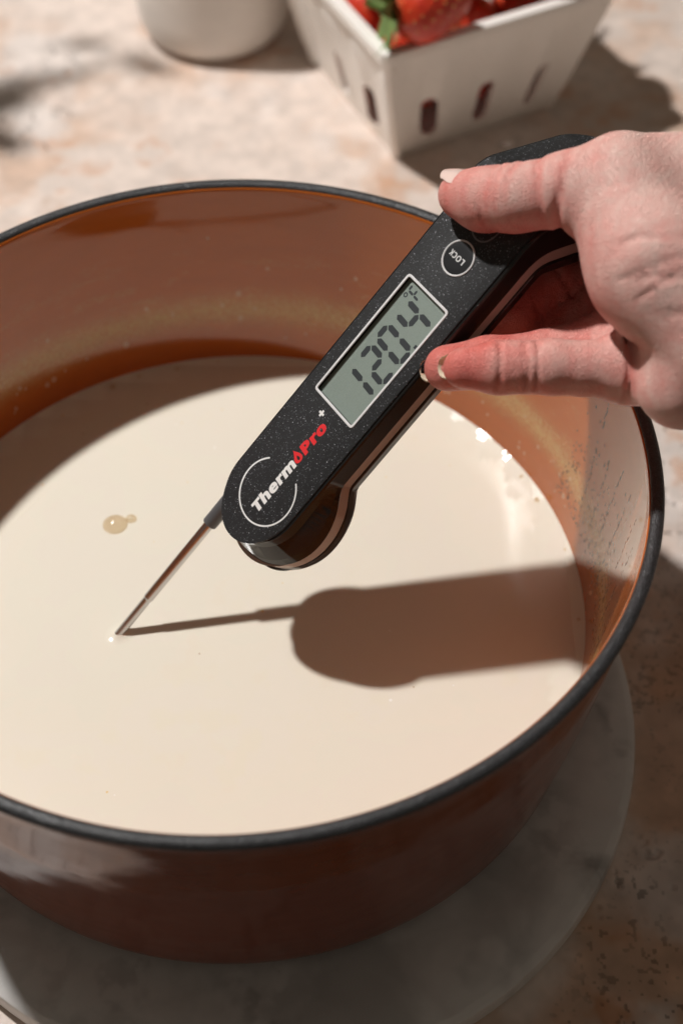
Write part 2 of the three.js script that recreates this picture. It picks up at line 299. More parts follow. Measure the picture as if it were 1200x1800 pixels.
  const taupe = mat({ rgb: [0.42, 0.35, 0.31], roughness: 0.4 });
  const well = (g) => { const e = new Evaluator(); e.attributes = ['position', 'normal', 'uv']; e.useGroups = false; const a = new Brush(g), w = new THREE.BoxGeometry(0.0478, 0.004, 0.0200); w.translate(0.0613, TH - 0.0016 + 0.002, 0); const b = new Brush(w); a.updateMatrixWorld(); b.updateMatrixWorld(); return e.evaluate(a, b, SUBTRACTION).geometry; };   // sunk window for the display
  part('upper_shell', well(slab([[0, -0.0012, TH - 0.0006], [0, -0.0004, TH - 0.0008], [0, 0.0000, TH - 0.0014], [0.15, 0, TH - 0.0034], [0.75, 0.0002, 0.0036], [0.95, 0.0002, 0.0012], [0.95, -0.0002, 0.0008], [0.95, -0.001, 0.0008]])), gloss, t);
  part('side_stripe', slab([[1, -0.0011, 0.0011], [1, -0.0007, 0.0006], [1, -0.0007, -0.0042], [1, -0.0011, -0.0048]]), taupe, t).userData.label = 'taupe grey stripe round the side';
  part('lower_shell', slab([[1, -0.0012, -0.0042], [1, -0.0003, -0.0044], [1, 0, -0.0049], [1, -0.0002, -0.0076], [1, -0.0012, -0.0093], [1, -0.003, -0.0098]]), satin, t);

  // face plate: dark plastic with mica grain and painted glints, printed
  const cw = 2048, ch = Math.round(2048 * 0.048 / 0.19), cv = document.createElement('canvas'); cv.width = cw; cv.height = ch;
  const c = cv.getContext('2d'), K = cw / 0.19, X = (s) => (s + 0.02) * K, Yc = (u) => (u + 0.024) * K;
  c.fillStyle = '#1b1c1d'; c.fillRect(0, 0, cw, ch);
  const r = rng(5);
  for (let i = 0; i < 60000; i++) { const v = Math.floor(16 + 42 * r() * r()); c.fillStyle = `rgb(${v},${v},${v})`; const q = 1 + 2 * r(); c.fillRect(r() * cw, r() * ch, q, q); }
  for (let i = 0; i < 16000; i++) { const v = Math.floor(55 + 195 * r() * r()); c.fillStyle = `rgb(${v},${v},${v + 6})`; const q = 1.5 + 2.4 * r() * r(); c.fillRect(r() * cw, r() * ch, q, q); }  // bright specks: glints of light on the mica, put into the colour
  c.strokeStyle = '#e9e9e6'; c.lineWidth = 0.00062 * K; c.lineCap = 'round'; c.beginPath(); c.arc(X(0.0008), Yc(0.0012), 0.0115 * K, 0.62, Math.PI * 2 - 0.78); c.stroke();
  c.strokeStyle = '#6f7072'; c.lineWidth = 0.0005 * K; c.beginPath(); c.arc(X(0.1135), Yc(0.0006), 0.0054 * K, 0, 7); c.stroke();
  const word = (txt, s0, s1, u, hgt, fill) => {             // squeezed to run from s0 to s1, heavy slanted letters
    c.save(); c.font = 'bold 100px sans-serif'; const w = c.measureText(txt).width; c.translate(X(s0), Yc(u)); c.transform((s1 - s0) * K / w, 0, -0.10 * hgt * K / 72, hgt * K / 72, 0, 0);
    c.fillStyle = fill; c.strokeStyle = fill; c.lineJoin = 'miter'; c.lineWidth = 7; c.fillText(txt, 0, 0); c.strokeText(txt, 0, 0); c.restore();
  };
  word('Therm', -0.0070, 0.0148, 0.0034, 0.0037, '#eceae6');
  word('Pro', 0.0186, 0.0311, 0.0034, 0.0037, '#e2262b');
  { c.fillStyle = '#e2262b'; const fx = X(0.0166), fy = Yc(0.0018), q = 0.00175 * K; c.beginPath(); c.moveTo(fx + 0.2 * q, fy - 1.9 * q); c.bezierCurveTo(fx + 0.6 * q, fy - 0.8 * q, fx + 1.25 * q, fy - 0.3 * q, fx + 0.95 * q, fy + 0.55 * q); c.bezierCurveTo(fx + 0.7 * q, fy + 1.15 * q, fx - 0.7 * q, fy + 1.15 * q, fx - 0.95 * q, fy + 0.5 * q); c.bezierCurveTo(fx - 1.2 * q, fy - 0.3 * q, fx - 0.2 * q, fy - 0.7 * q, fx + 0.2 * q, fy - 1.9 * q); c.fill();
    c.fillStyle = '#1b1c1d'; c.beginPath(); c.moveTo(fx + 0.1 * q, fy - 0.5 * q); c.bezierCurveTo(fx + 0.55 * q, fy + 0.1 * q, fx + 0.4 * q, fy + 0.55 * q, fx, fy + 0.55 * q); c.bezierCurveTo(fx - 0.4 * q, fy + 0.5 * q, fx - 0.3 * q, fy, fx + 0.1 * q, fy - 0.5 * q); c.fill(); }
  c.strokeStyle = '#eceae6'; c.lineWidth = 0.00085 * K; c.lineCap = 'butt'; c.beginPath(); c.moveTo(X(0.0316), Yc(-0.0022)); c.lineTo(X(0.0340), Yc(-0.0022)); c.moveTo(X(0.0328), Yc(-0.0034)); c.lineTo(X(0.0328), Yc(-0.0010)); c.stroke();
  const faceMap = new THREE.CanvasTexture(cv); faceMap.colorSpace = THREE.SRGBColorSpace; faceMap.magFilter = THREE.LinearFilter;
  const mica = rng(8), mb = new Uint8Array(1024 * 256 * 4); for (let i = 0; i < 1024 * 256; i++) { const v = Math.floor(110 + 90 * mica()); mb[i * 4] = mb[i * 4 + 1] = mb[i * 4 + 2] = v; mb[i * 4 + 3] = 255; }
  const micaTex = new THREE.DataTexture(mb, 1024, 256, THREE.RGBAFormat); micaTex.magFilter = THREE.LinearFilter; micaTex.wrapS = micaTex.wrapT = THREE.RepeatWrapping; micaTex.needsUpdate = true;
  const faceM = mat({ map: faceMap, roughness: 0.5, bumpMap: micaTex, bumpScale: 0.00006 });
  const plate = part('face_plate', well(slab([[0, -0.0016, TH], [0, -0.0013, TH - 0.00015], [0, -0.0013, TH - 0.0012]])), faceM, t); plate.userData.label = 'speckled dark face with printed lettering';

  // display: white bezel, grey-green screen with dark segments, clear cover
  const rounded = (w, h, r2) => { const q = new THREE.Shape(); q.moveTo(-w + r2, -h); q.lineTo(w - r2, -h); q.quadraticCurveTo(w, -h, w, -h + r2); q.lineTo(w, h - r2); q.quadraticCurveTo(w, h, w - r2, h); q.lineTo(-w + r2, h); q.quadraticCurveTo(-w, h, -w, h - r2); q.lineTo(-w, -h + r2); q.quadraticCurveTo(-w, -h, -w + r2, -h); return q; };
  const lay = (g, s, h, u) => { g.rotateX(-Math.PI / 2); g.translate(s, h, u); return g; };       // shape x -> along the handle, shape y -> glyph-up side
  const CL = 0.0613, WL = 0.0245, HL = 0.0106;
  const bz = rounded(WL, HL, 0.0014); bz.holes.push(rounded(WL - 0.00062, HL - 0.00062, 0.001));
  part('display_bezel', lay(new THREE.ExtrudeGeometry(bz, { depth: 0.0003, bevelEnabled: true, bevelSize: 0.0001, bevelThickness: 0.0001, bevelSegments: 2, curveSegments: 8 }), CL, TH - 0.0001, 0), mat({ rgb: [0.72, 0.71, 0.70], roughness: 0.4 }), t);
  const lc = document.createElement('canvas'); lc.width = 1024; lc.height = Math.round(1024 * (HL - 0.0006) / (WL - 0.0006)); const l = lc.getContext('2d'), LW = lc.width, LH = lc.height;
  l.fillStyle = '#7f8b82'; l.fillRect(0, 0, LW, LH);
  { const q = rng(3); for (let i = 0; i < 22000; i++) { const v = q(); l.fillStyle = v > 0.5 ? 'rgba(150,162,150,0.10)' : 'rgba(100,112,104,0.10)'; l.fillRect(q() * LW, q() * LH, 2 + 5 * q(), 2 + 5 * q()); } }
  const seg = (x, y, w, h, on, th, col) => {                 // one seven-segment figure, top left x,y
    l.fillStyle = col; const g2 = th * 0.16, bar = (ax, ay, bx, by) => { const dx = bx - ax, dy = by - ay, n = Math.hypot(dx, dy), ux = dx / n, uy = dy / n, q = th / 2; ax += ux * g2; ay += uy * g2; bx -= ux * g2; by -= uy * g2;
      l.beginPath(); l.moveTo(ax, ay); l.lineTo(ax + ux * q - uy * q, ay + uy * q + ux * q); l.lineTo(bx - ux * q - uy * q, by - uy * q + ux * q); l.lineTo(bx, by); l.lineTo(bx - ux * q + uy * q, by - uy * q - ux * q); l.lineTo(ax + ux * q + uy * q, ay + uy * q - ux * q); l.closePath(); l.fill(); };
    const sl = 0.05, P = (i, j) => [x + i * w - (j - 2) * 0 + sl * (2 - j) * h / 2, y + j * h / 2], A = P(0, 0), B = P(1, 0), C2 = P(0, 1), D = P(1, 1), E2 = P(0, 2), F2 = P(1, 2);
    const S = { a: [A, B], b: [B, D], c: [D, F2], d: [E2, F2], e: [C2, E2], f: [A, C2], g: [C2, D] };
    for (const k of on) bar(...S[k][0], ...S[k][1]);
  };
  const ink = '#20262a', fh = LH * 0.66, fy = LH * 0.235, fw = LW * 0.118, tk = LH * 0.105;
  seg(LW * 0.135, fy, fw, fh, 'bc', tk, ink); seg(LW * 0.345, fy, fw, fh, 'abged', tk, ink); seg(LW * 0.525, fy, fw, fh, 'abcdef', tk, ink); seg(LW * 0.735, fy, fw, fh, 'fgbc', tk, ink);
  l.fillStyle = ink; l.fillRect(LW * 0.672, fy + fh - tk * 0.1, tk * 0.62, tk * 0.62);
  l.strokeStyle = ink; l.lineWidth = LH * 0.022; l.beginPath(); l.arc(LW * 0.885, LH * 0.13, LH * 0.032, 0, 7); l.stroke();
  seg(LW * 0.915, LH * 0.12, LW * 0.045, LH * 0.27, 'afge', LH * 0.042, ink);
  const lcd = new THREE.CanvasTexture(lc); lcd.colorSpace = THREE.SRGBColorSpace; lcd.magFilter = THREE.LinearFilter;
  const sg = new THREE.PlaneGeometry(2 * (WL - 0.0006), 2 * (HL - 0.0006));
  part('display_screen', lay(sg, CL, TH - 0.00148, 0), mat({ map: lcd, roughness: 0.55, clearcoat: 0.6, clearcoatRoughness: 0.12 }), t).userData.label = 'grey-green screen showing 120.4 degrees';

  // lock button: white ring, glossy dome with lettering
  const ringG = lathe([[0.0060, TH - 0.0002], [0.0060, TH + 0.0003], [0.0059, TH + 0.0004], [0.0056, TH + 0.0004], [0.0054, TH + 0.0002]], 64, 0.6); ringG.translate(0.1000, 0, 0.0002);
  const btn = part('lock_button', (() => { const q = []; for (let i = 0; i <= 10; i++) { const a = i / 10; q.push([0.0055 * a, TH + 0.0014 - 0.0013 * a * a]); } q.push([0.0055, TH - 0.0006]); const g = lathe(q, 64, 0.7); const p = g.attributes.position, uv = g.attributes.uv; for (let i = 0; i < p.count; i++) uv.setXY(i, 0.5 - p.getZ(i) / 0.0112, 0.5 - p.getX(i) / 0.0112); g.translate(0.1000, 0, 0.0002); return g; })(), null, t);
  const bc = document.createElement('canvas'); bc.width = bc.height = 256; const b = bc.getContext('2d'); b.fillStyle = '#121316'; b.fillRect(0, 0, 256, 256); b.fillStyle = '#d8d8d6'; b.font = 'bold 62px sans-serif'; b.textAlign = 'center'; b.textBaseline = 'middle'; b.fillText('LOCK', 128, 130);
  const bt = new THREE.CanvasTexture(bc); bt.colorSpace = THREE.SRGBColorSpace; bt.magFilter = THREE.LinearFilter;
  btn.material = mat({ map: bt, roughness: 0.34, bumpMap: micaTex, bumpScale: 0.00003 });
  part('button_ring', ringG, mat({ rgb: [0.70, 0.69, 0.68], roughness: 0.35 }), btn);

  // probe and its collar
  const rod = (pts, m, name) => { const g = lathe(pts, 40, 0.6); g.rotateZ(-Math.PI / 2); g.translate(0, 0, -OFF); return part(name, g, m, t); };   // profile y runs along the handle
  const steel = mat({ rgb: [0.60, 0.60, 0.60], metalness: 1, roughness: 0.26 });
  rod([[0, -S0 - 0.016], [0.0007, -S0 - 0.0155], [0.00155, -S0 - 0.012], [0.00155, -S0 + 0.0175], [0.00165, -S0 + 0.0178], [0.0018, -S0 + 0.018], [0.0018, -0.02]], steel, 'probe');
  rod([[0.0016, -0.0274], [0.0025, -0.0273], [0.0027, -0.0269], [0.0028, -0.003], [0, -0.003]], mat({ rgb: [0.10, 0.105, 0.11], roughness: 0.4 }), 'probe_collar');
}

// ---------------------------------------------------------------- the hand that holds the thermometer
{
  // bones in photo pixels, distance from the lens, radius in millimetres
  const J = (px, py, d, r) => { const p = at(px, py, d + 0.0055); return { p, r: r / 1000 }; };
  const chain = (...js) => { const o = []; for (let i = 0; i < js.length - 1; i++) o.push([js[i], js[i + 1]]); return o; };
  const iM = J(1090, 468, 0.512, 11.5), mM = J(1088, 540, 0.497, 11.5), rM = J(1094, 600, 0.479, 11), pM = J(1104, 648, 0.462, 10);
  const fingers = [
    { k: 5, b: chain(J(1230, 390, 0.462, 14), J(1085, 322, 0.4540, 13.2), J(1000, 335, 0.456, 10.9), J(905, 348, 0.4615, 9.6), J(850, 351, 0.4685, 9.0), J(812, 343, 0.4745, 7.6)) },
    { k: 3, b: chain(iM, J(980, 502, 0.503, 9), J(905, 547, 0.500, 8.3), J(855, 588, 0.504, 7.3)) },
    { k: 3, b: chain(mM, J(968, 588, 0.501, 9), J(882, 622, 0.505, 8.4), J(820, 640, 0.509, 7.4)) },
    { k: 3, b: chain(rM, J(965, 628, 0.480, 8.6), J(858, 638, 0.478, 8.1), J(786, 647, 0.4760, 7.3)) },
    { k: 3, b: chain(pM, J(1020, 648, 0.461, 7.9), J(968, 645, 0.4605, 8.1), J(920, 646, 0.461, 7.5), J(876, 646, 0.462, 7.9), J(815, 647, 0.4635, 6.4)) },
  ];
  const palm = [
    ...chain(iM, J(1430, 470, 0.486, 17)), ...chain(mM, J(1430, 510, 0.480, 17)), ...chain(rM, J(1430, 555, 0.474, 17)), ...chain(pM, J(1430, 610, 0.466, 16)),
    ...chain(J(1100, 385, 0.450, 14.5), J(1150, 470, 0.445, 17), J(1262, 600, 0.440, 17)),                                       // thenar
    ...chain(J(1100, 316, 0.462, 13), J(1310, 330, 0.462, 17)), ...chain(J(1150, 330, 0.482, 13), J(1330, 380, 0.478, 19)),       // web and back of the hand
    ...chain(J(1200, 672, 0.449, 13.5), J(1380, 672, 0.444, 17)),                                                                   // heel of the hand
    ...chain(J(1430, 520, 0.466, 24), J(1760, 600, 0.455, 27)),                                                                   // wrist and forearm
  ];
  const seg = ([a, b]) => { const d = b.p.clone().sub(a.p); return { a: a.p, d, l2: d.lengthSq(), r0: a.r, r1: b.r }; };
  const P = palm.map(seg).slice(0, 4).concat(palm.map(seg).slice(6, 8), palm.map(seg).slice(9)), TG = palm.map(seg).slice(4, 6), HG = palm.map(seg).slice(8, 9), Fg = fingers.map((f) => ({ k: f.k / 1000, s: f.b.map(seg) }));
  const cap = (s, x, y, z) => { const qx = x - s.a.x, qy = y - s.a.y, qz = z - s.a.z; const t = clamp((qx * s.d.x + qy * s.d.y + qz * s.d.z) / s.l2); const ex = qx - s.d.x * t, ey = qy - s.d.y * t, ez = qz - s.d.z * t; return Math.sqrt(ex * ex + ey * ey + ez * ez) - lerp(s.r0, s.r1, t); };
  const smin = (a, b, k) => { const h = Math.max(k - Math.abs(a - b), 0) / k; return Math.min(a, b) - h * h * k * 0.25; };
  // joint creases: shallow grooves across the finger, strongest on the palm side
  const creases = [];
  const crease = (fi, si, t, depth, w, towards, tilt = 0) => { const s = Fg[fi].s[si], c = s.a.clone().addScaledVector(s.d, t), n = s.d.clone().normalize(); if (tilt) n.addScaledVector(camU, tilt).normalize(); creases.push({ c, n, depth, w, v: towards }); };
  const toCam = camF.clone().negate(), up = camU, down = camU.clone().negate();
  crease(4, 2, 0.55, 0.0007, 0.0008, toCam); crease(4, 2, 0.95, 0.0008, 0.0009, toCam); crease(4, 3, 0.92, 0.0008, 0.0009, toCam); crease(4, 0, 0.15, 0.0012, 0.0012, toCam);
  crease(0, 2, 0.05, 0.0016, 0.0016, down, 0.25); crease(0, 2, 0.45, 0.0007, 0.0012, toCam); crease(0, 3, 0.05, 0.0005, 0.0009, up); crease(0, 3, 0.35, 0.0005, 0.0008, up); crease(0, 3, -0.25, 0.0005, 0.0008, up); crease(0, 3, 0.6, 0.0005, 0.001, down);
  crease(1, 1, 0.05, 0.0008, 0.001, toCam); crease(2, 1, 0.05, 0.0008, 0.001, toCam);
  { const wr = rng(19), q0 = at(1075, 470, 0.4385), ax = at(1190, 610, 0.4335).sub(q0);                                             // diagonal wrinkles over the ball of the thumb
    for (let i = 0; i < 11; i++) { const t = i / 10 + 0.04 * (wr() - 0.5), c = q0.clone().addScaledVector(ax, t).addScaledVector(camR, 0.012 * wr()).addScaledVector(camU, 0.010 * wr()), n = ax.clone().normalize().addScaledVector(camR, -0.45 + 0.5 * (wr() - 0.5)).addScaledVector(camU, 0.3 * (wr() - 0.5)).normalize(); creases.push({ c, n, depth: 0.00022 + 0.00028 * wr(), w: 0.0007 + 0.0005 * wr(), v: toCam, tint: 0.22 }); }
    for (const [px, py, d, tx, ty, dep] of [[1100, 560, 0.470, 1, -0.1, 0.0012], [1112, 610, 0.452, 1, 0.1, 0.0010], [1060, 290, 0.446, 1, 0.5, 0.0006], [1040, 300, 0.448, 1, 0.4, 0.0005], [985, 330, 0.4485, 1, -0.2, 0.0006], [965, 330, 0.4495, 1, -0.1, 0.0004]]) creases.push({ c: at(px, py, d + 0.0055), n: camR.clone().multiplyScalar(tx).addScaledVector(camU, ty).normalize(), depth: dep * 0.7, w: 0.0012, v: toCam, tint: 0.18 }); }
  const field = (x, y, z) => {
    let dp = 1; for (const s of P) dp = smin(dp, cap(s, x, y, z), 0.012); let dt = 1; for (const s of TG) dt = smin(dt, cap(s, x, y, z), 0.012); dp = smin(dp, dt, 0.006); for (const s of HG) dp = smin(dp, cap(s, x, y, z), 0.005);
    let tot = 1;
    for (let i = 0; i < Fg.length; i++) { const f = Fg[i]; let d = 1; for (const s of f.s) d = smin(d, cap(s, x, y, z), f.k); d = smin(dp, d, i ? 0.006 : 0.008); tot = i ? smin(tot, d, 0.0012) : d; }
    if (Math.abs(tot) < 0.006) for (const c of creases) { const qx = x - c.c.x, qy = y - c.c.y, qz = z - c.c.z, h = qx * c.n.x + qy * c.n.y + qz * c.n.z; if (Math.abs(h) < 4 * c.w) { const q = Math.sqrt(qx * qx + qy * qy + qz * qz); if (q < 0.016) { const f = clamp((qx * c.v.x + qy * c.v.y + qz * c.v.z) / (q + 1e-6) * 1.4 + 0.15) * smooth(0.016, 0.011, q); tot += c.depth * f * Math.exp(-(h * h) / (c.w * c.w)); } } }
    return tot;
  };
  const all = [...palm, ...fingers.flatMap((f) => f.b)].flat(), lo = new THREE.Vector3(9, 9, 9), hi = new THREE.Vector3(-9, -9, -9);
  for (const j of all) { lo.min(j.p.clone().subScalar(j.r + 0.004)); hi.max(j.p.clone().addScalar(j.r + 0.004)); }
  const N = 152, mid = lo.clone().add(hi).multiplyScalar(0.5), half = Math.max(hi.x - lo.x, hi.y - lo.y, hi.z - lo.z) / 2 * 1.03, cell = 2 * half / N;
  const mc = new MarchingCubes(N, new THREE.MeshStandardMaterial(), false, false, 260000); mc.isolation = 0;
  const M = N / 4, coarse = new Float32Array(M * M * M);
  for (let k = 0; k < M; k++) for (let j = 0; j < M; j++) for (let i = 0; i < M; i++) coarse[i + j * M + k * M * M] = field(mid.x + (i * 4 + 1.5 - N / 2) * cell, mid.y + (j * 4 + 1.5 - N / 2) * cell, mid.z + (k * 4 + 1.5 - N / 2) * cell);
  for (let k = 0; k < N; k++) for (let j = 0; j < N; j++) for (let i = 0; i < N; i++) {
    const x = mid.x + (i - N / 2) * cell, y = mid.y + (j - N / 2) * cell, z = mid.z + (k - N / 2) * cell;
    const c0 = coarse[(i >> 2) + (j >> 2) * M + (k >> 2) * M * M];
    mc.field[i + j * N + k * N * N] = Math.abs(c0) > cell * 5.5 ? -c0 : -field(x, y, z);
  }
  mc.update();
  const cnt = mc.count, src = mc.positionArray, pos = new Float32Array(cnt * 3);
  for (let i = 0; i < cnt; i++) { pos[i * 3] = mid.x + src[i * 3] * half; pos[i * 3 + 1] = mid.y + src[i * 3 + 1] * half; pos[i * 3 + 2] = mid.z + src[i * 3 + 2] * half; }
  let g = new THREE.BufferGeometry(); g.setAttribute('position', new THREE.BufferAttribute(pos, 3)); g = mergeVertices(g, 1e-6);
  { // normals from the field itself
    const p = g.attributes.position, nn = new Float32Array(p.count * 3), e = 0.0005;
    for (let i = 0; i < p.count; i++) { const x = p.getX(i), y = p.getY(i), z = p.getZ(i); const v = new THREE.Vector3(field(x + e, y, z) - field(x - e, y, z), field(x, y + e, z) - field(x, y - e, z), field(x, y, z + e) - field(x, y, z - e)).normalize(); nn.set([v.x, v.y, v.z], i * 3); }
    g.setAttribute('normal', new THREE.BufferAttribute(nn, 3));
  }
  // skin: redder pads and creases, blotchy; glow through shaded fingers painted in
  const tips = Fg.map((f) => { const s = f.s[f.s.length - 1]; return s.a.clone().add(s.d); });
  const bl = makeNoise(611, 64), bl2 = makeNoise(633, 64);
  { const p = g.attributes.position, col = new Float32Array(p.count * 3), uv = new Float32Array(p.count * 2), nn = g.attributes.normal;
    for (let i = 0; i < p.count; i++) {
      const x = p.getX(i), y = p.getY(i), z = p.getZ(i), v = new THREE.Vector3(x, y, z);
      let red = 0; for (let f = 0; f < 5; f++) red = Math.max(red, f ? (f < 3 ? 0.85 : 0.5) * smooth(0.075, 0.03, tips[f].distanceTo(v)) + 0.5 * smooth(0.034, 0.006, tips[f].distanceTo(v)) : 0.8 * smooth(0.034, 0.006, tips[f].distanceTo(v)));  // whole fingers reddened: light glowing through the flesh, painted as colour
      for (const q of creases) { const h = v.clone().sub(q.c); if (h.length() < 0.016) red = Math.max(red, (q.tint ?? 0.55) * Math.exp(-Math.pow(h.dot(q.n) / 0.0022, 2))); }
      const b = 0.6 * bl(x * 130 + z * 61, y * 130) + 0.4 * bl2(x * 420, y * 420 + z * 300);
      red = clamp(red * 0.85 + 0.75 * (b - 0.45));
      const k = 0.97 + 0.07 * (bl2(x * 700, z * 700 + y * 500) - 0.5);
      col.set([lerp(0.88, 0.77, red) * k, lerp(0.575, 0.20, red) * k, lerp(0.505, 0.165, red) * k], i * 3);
      const ax = Math.abs(nn.getX(i)), ay = Math.abs(nn.getY(i)), az = Math.abs(nn.getZ(i)); void ax; void ay; void az;
      uv.set([x * 40 + z * 19, y * 40 - z * 23], i * 2);
    }
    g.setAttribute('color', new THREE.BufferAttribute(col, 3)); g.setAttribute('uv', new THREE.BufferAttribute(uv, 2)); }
  const cr1 = fbm(651, 32, 4), cr2 = fbm(671, 64, 3);
  const skinBump = tex(1024, 1024, (u, v) => { const a = 1 - Math.abs(2 * cr1(u, v) - 1), b = 1 - Math.abs(2 * cr2((u + 0.3) % 1, v) - 1); return clamp(1 - 0.5 * Math.pow(a, 6) - 0.4 * Math.pow(b, 5)); }, false);
  const mo1 = fbm(691, 16, 4), mo2 = fbm(697, 128, 2);
  const skinMap = tex(512, 512, (u, v) => { const a = mo1(u, v) - 0.5, b = mo2(u, v) - 0.5; return [0.95 + 0.06 * b, 0.91 + 0.22 * a + 0.12 * b, 0.90 + 0.22 * a + 0.13 * b]; });
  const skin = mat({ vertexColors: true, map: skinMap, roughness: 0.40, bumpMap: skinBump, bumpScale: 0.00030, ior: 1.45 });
  const hand = thing('hand', 'bare right hand with pale nails gripping the black thermometer, thumb on top', 'hand');
  const wrist = at(1430, 520, 0.466); hand.position.copy(wrist);
  g.translate(-wrist.x, -wrist.y, -wrist.z);
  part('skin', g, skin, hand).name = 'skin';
  // nails: curved plates lying on the back of the finger end, a little proud of the tip
  const nailM = mat({ rgb: [0.80, 0.60, 0.53], roughness: 0.16, clearcoat: 0.7, clearcoatRoughness: 0.06 }), edgeM = mat({ rgb: [0.78, 0.70, 0.52], roughness: 0.28 });
  function nail(fi, normal, len, width, past, m, lift, rad) {
    const s = Fg[fi].s[Fg[fi].s.length - 1], tp = s.a.clone().add(s.d), ax = s.d.clone().normalize(), nz = normal.clone().addScaledVector(ax, -normal.dot(ax)).normalize(), sx = new THREE.Vector3().crossVectors(ax, nz);
    const r = s.r1 * rad, face = (k) => grid(14, 12, (u, v) => {
      const w = width * (0.80 + 0.20 * Math.sin(Math.PI * clamp(v * 1.1))) , q = (u - 0.5) * 2, ang = q * w / r;
      const l = (v - 1) * len + past - (1 - Math.sqrt(1 - 0.72 * q * q)) * len * 0.34 * (v > 0.5 ? (v - 0.5) * 2 : 0) + (1 - Math.sqrt(1 - 0.6 * q * q)) * len * 0.3 * (v < 0.3 ? (0.3 - v) / 0.3 : 0);
      const rise = r + Math.max(0, -l) * Math.max(0, s.r0 - s.r1) / Math.sqrt(s.l2) + lift - k - 0.0011 * smooth(0.15, 0, v) - 0.16 * Math.pow(Math.max(0, v - 0.35), 2) * len;
      return tp.clone().addScaledVector(ax, l).addScaledVector(nz, rise * Math.cos(ang)).addScaledVector(sx, rise * Math.sin(ang)).sub(wrist);
    });
    const top = face(0), low = face(0.0006), ix = low.index.array; for (let i = 0; i < ix.length; i += 3) { const a = ix[i]; ix[i] = ix[i + 1]; ix[i + 1] = a; } low.computeVertexNormals();
    const g1 = mergeGeometries([top, low]); part('fingernail', g1, m, hand);
  }
  nail(0, camU.clone().multiplyScalar(0.86).addScaledVector(toCam, 0.46), 0.0140, 0.0067, 0.0070, nailM, 0.0005, 1);
  nail(3, camF.clone().addScaledVector(camU, 0.1), 0.010, 0.0060, 0.0078, edgeM, -0.0006, 1);
  nail(4, camF.clone().addScaledVector(camU, 0.15), 0.009, 0.0056, 0.0084, edgeM, -0.0006, 1);
}

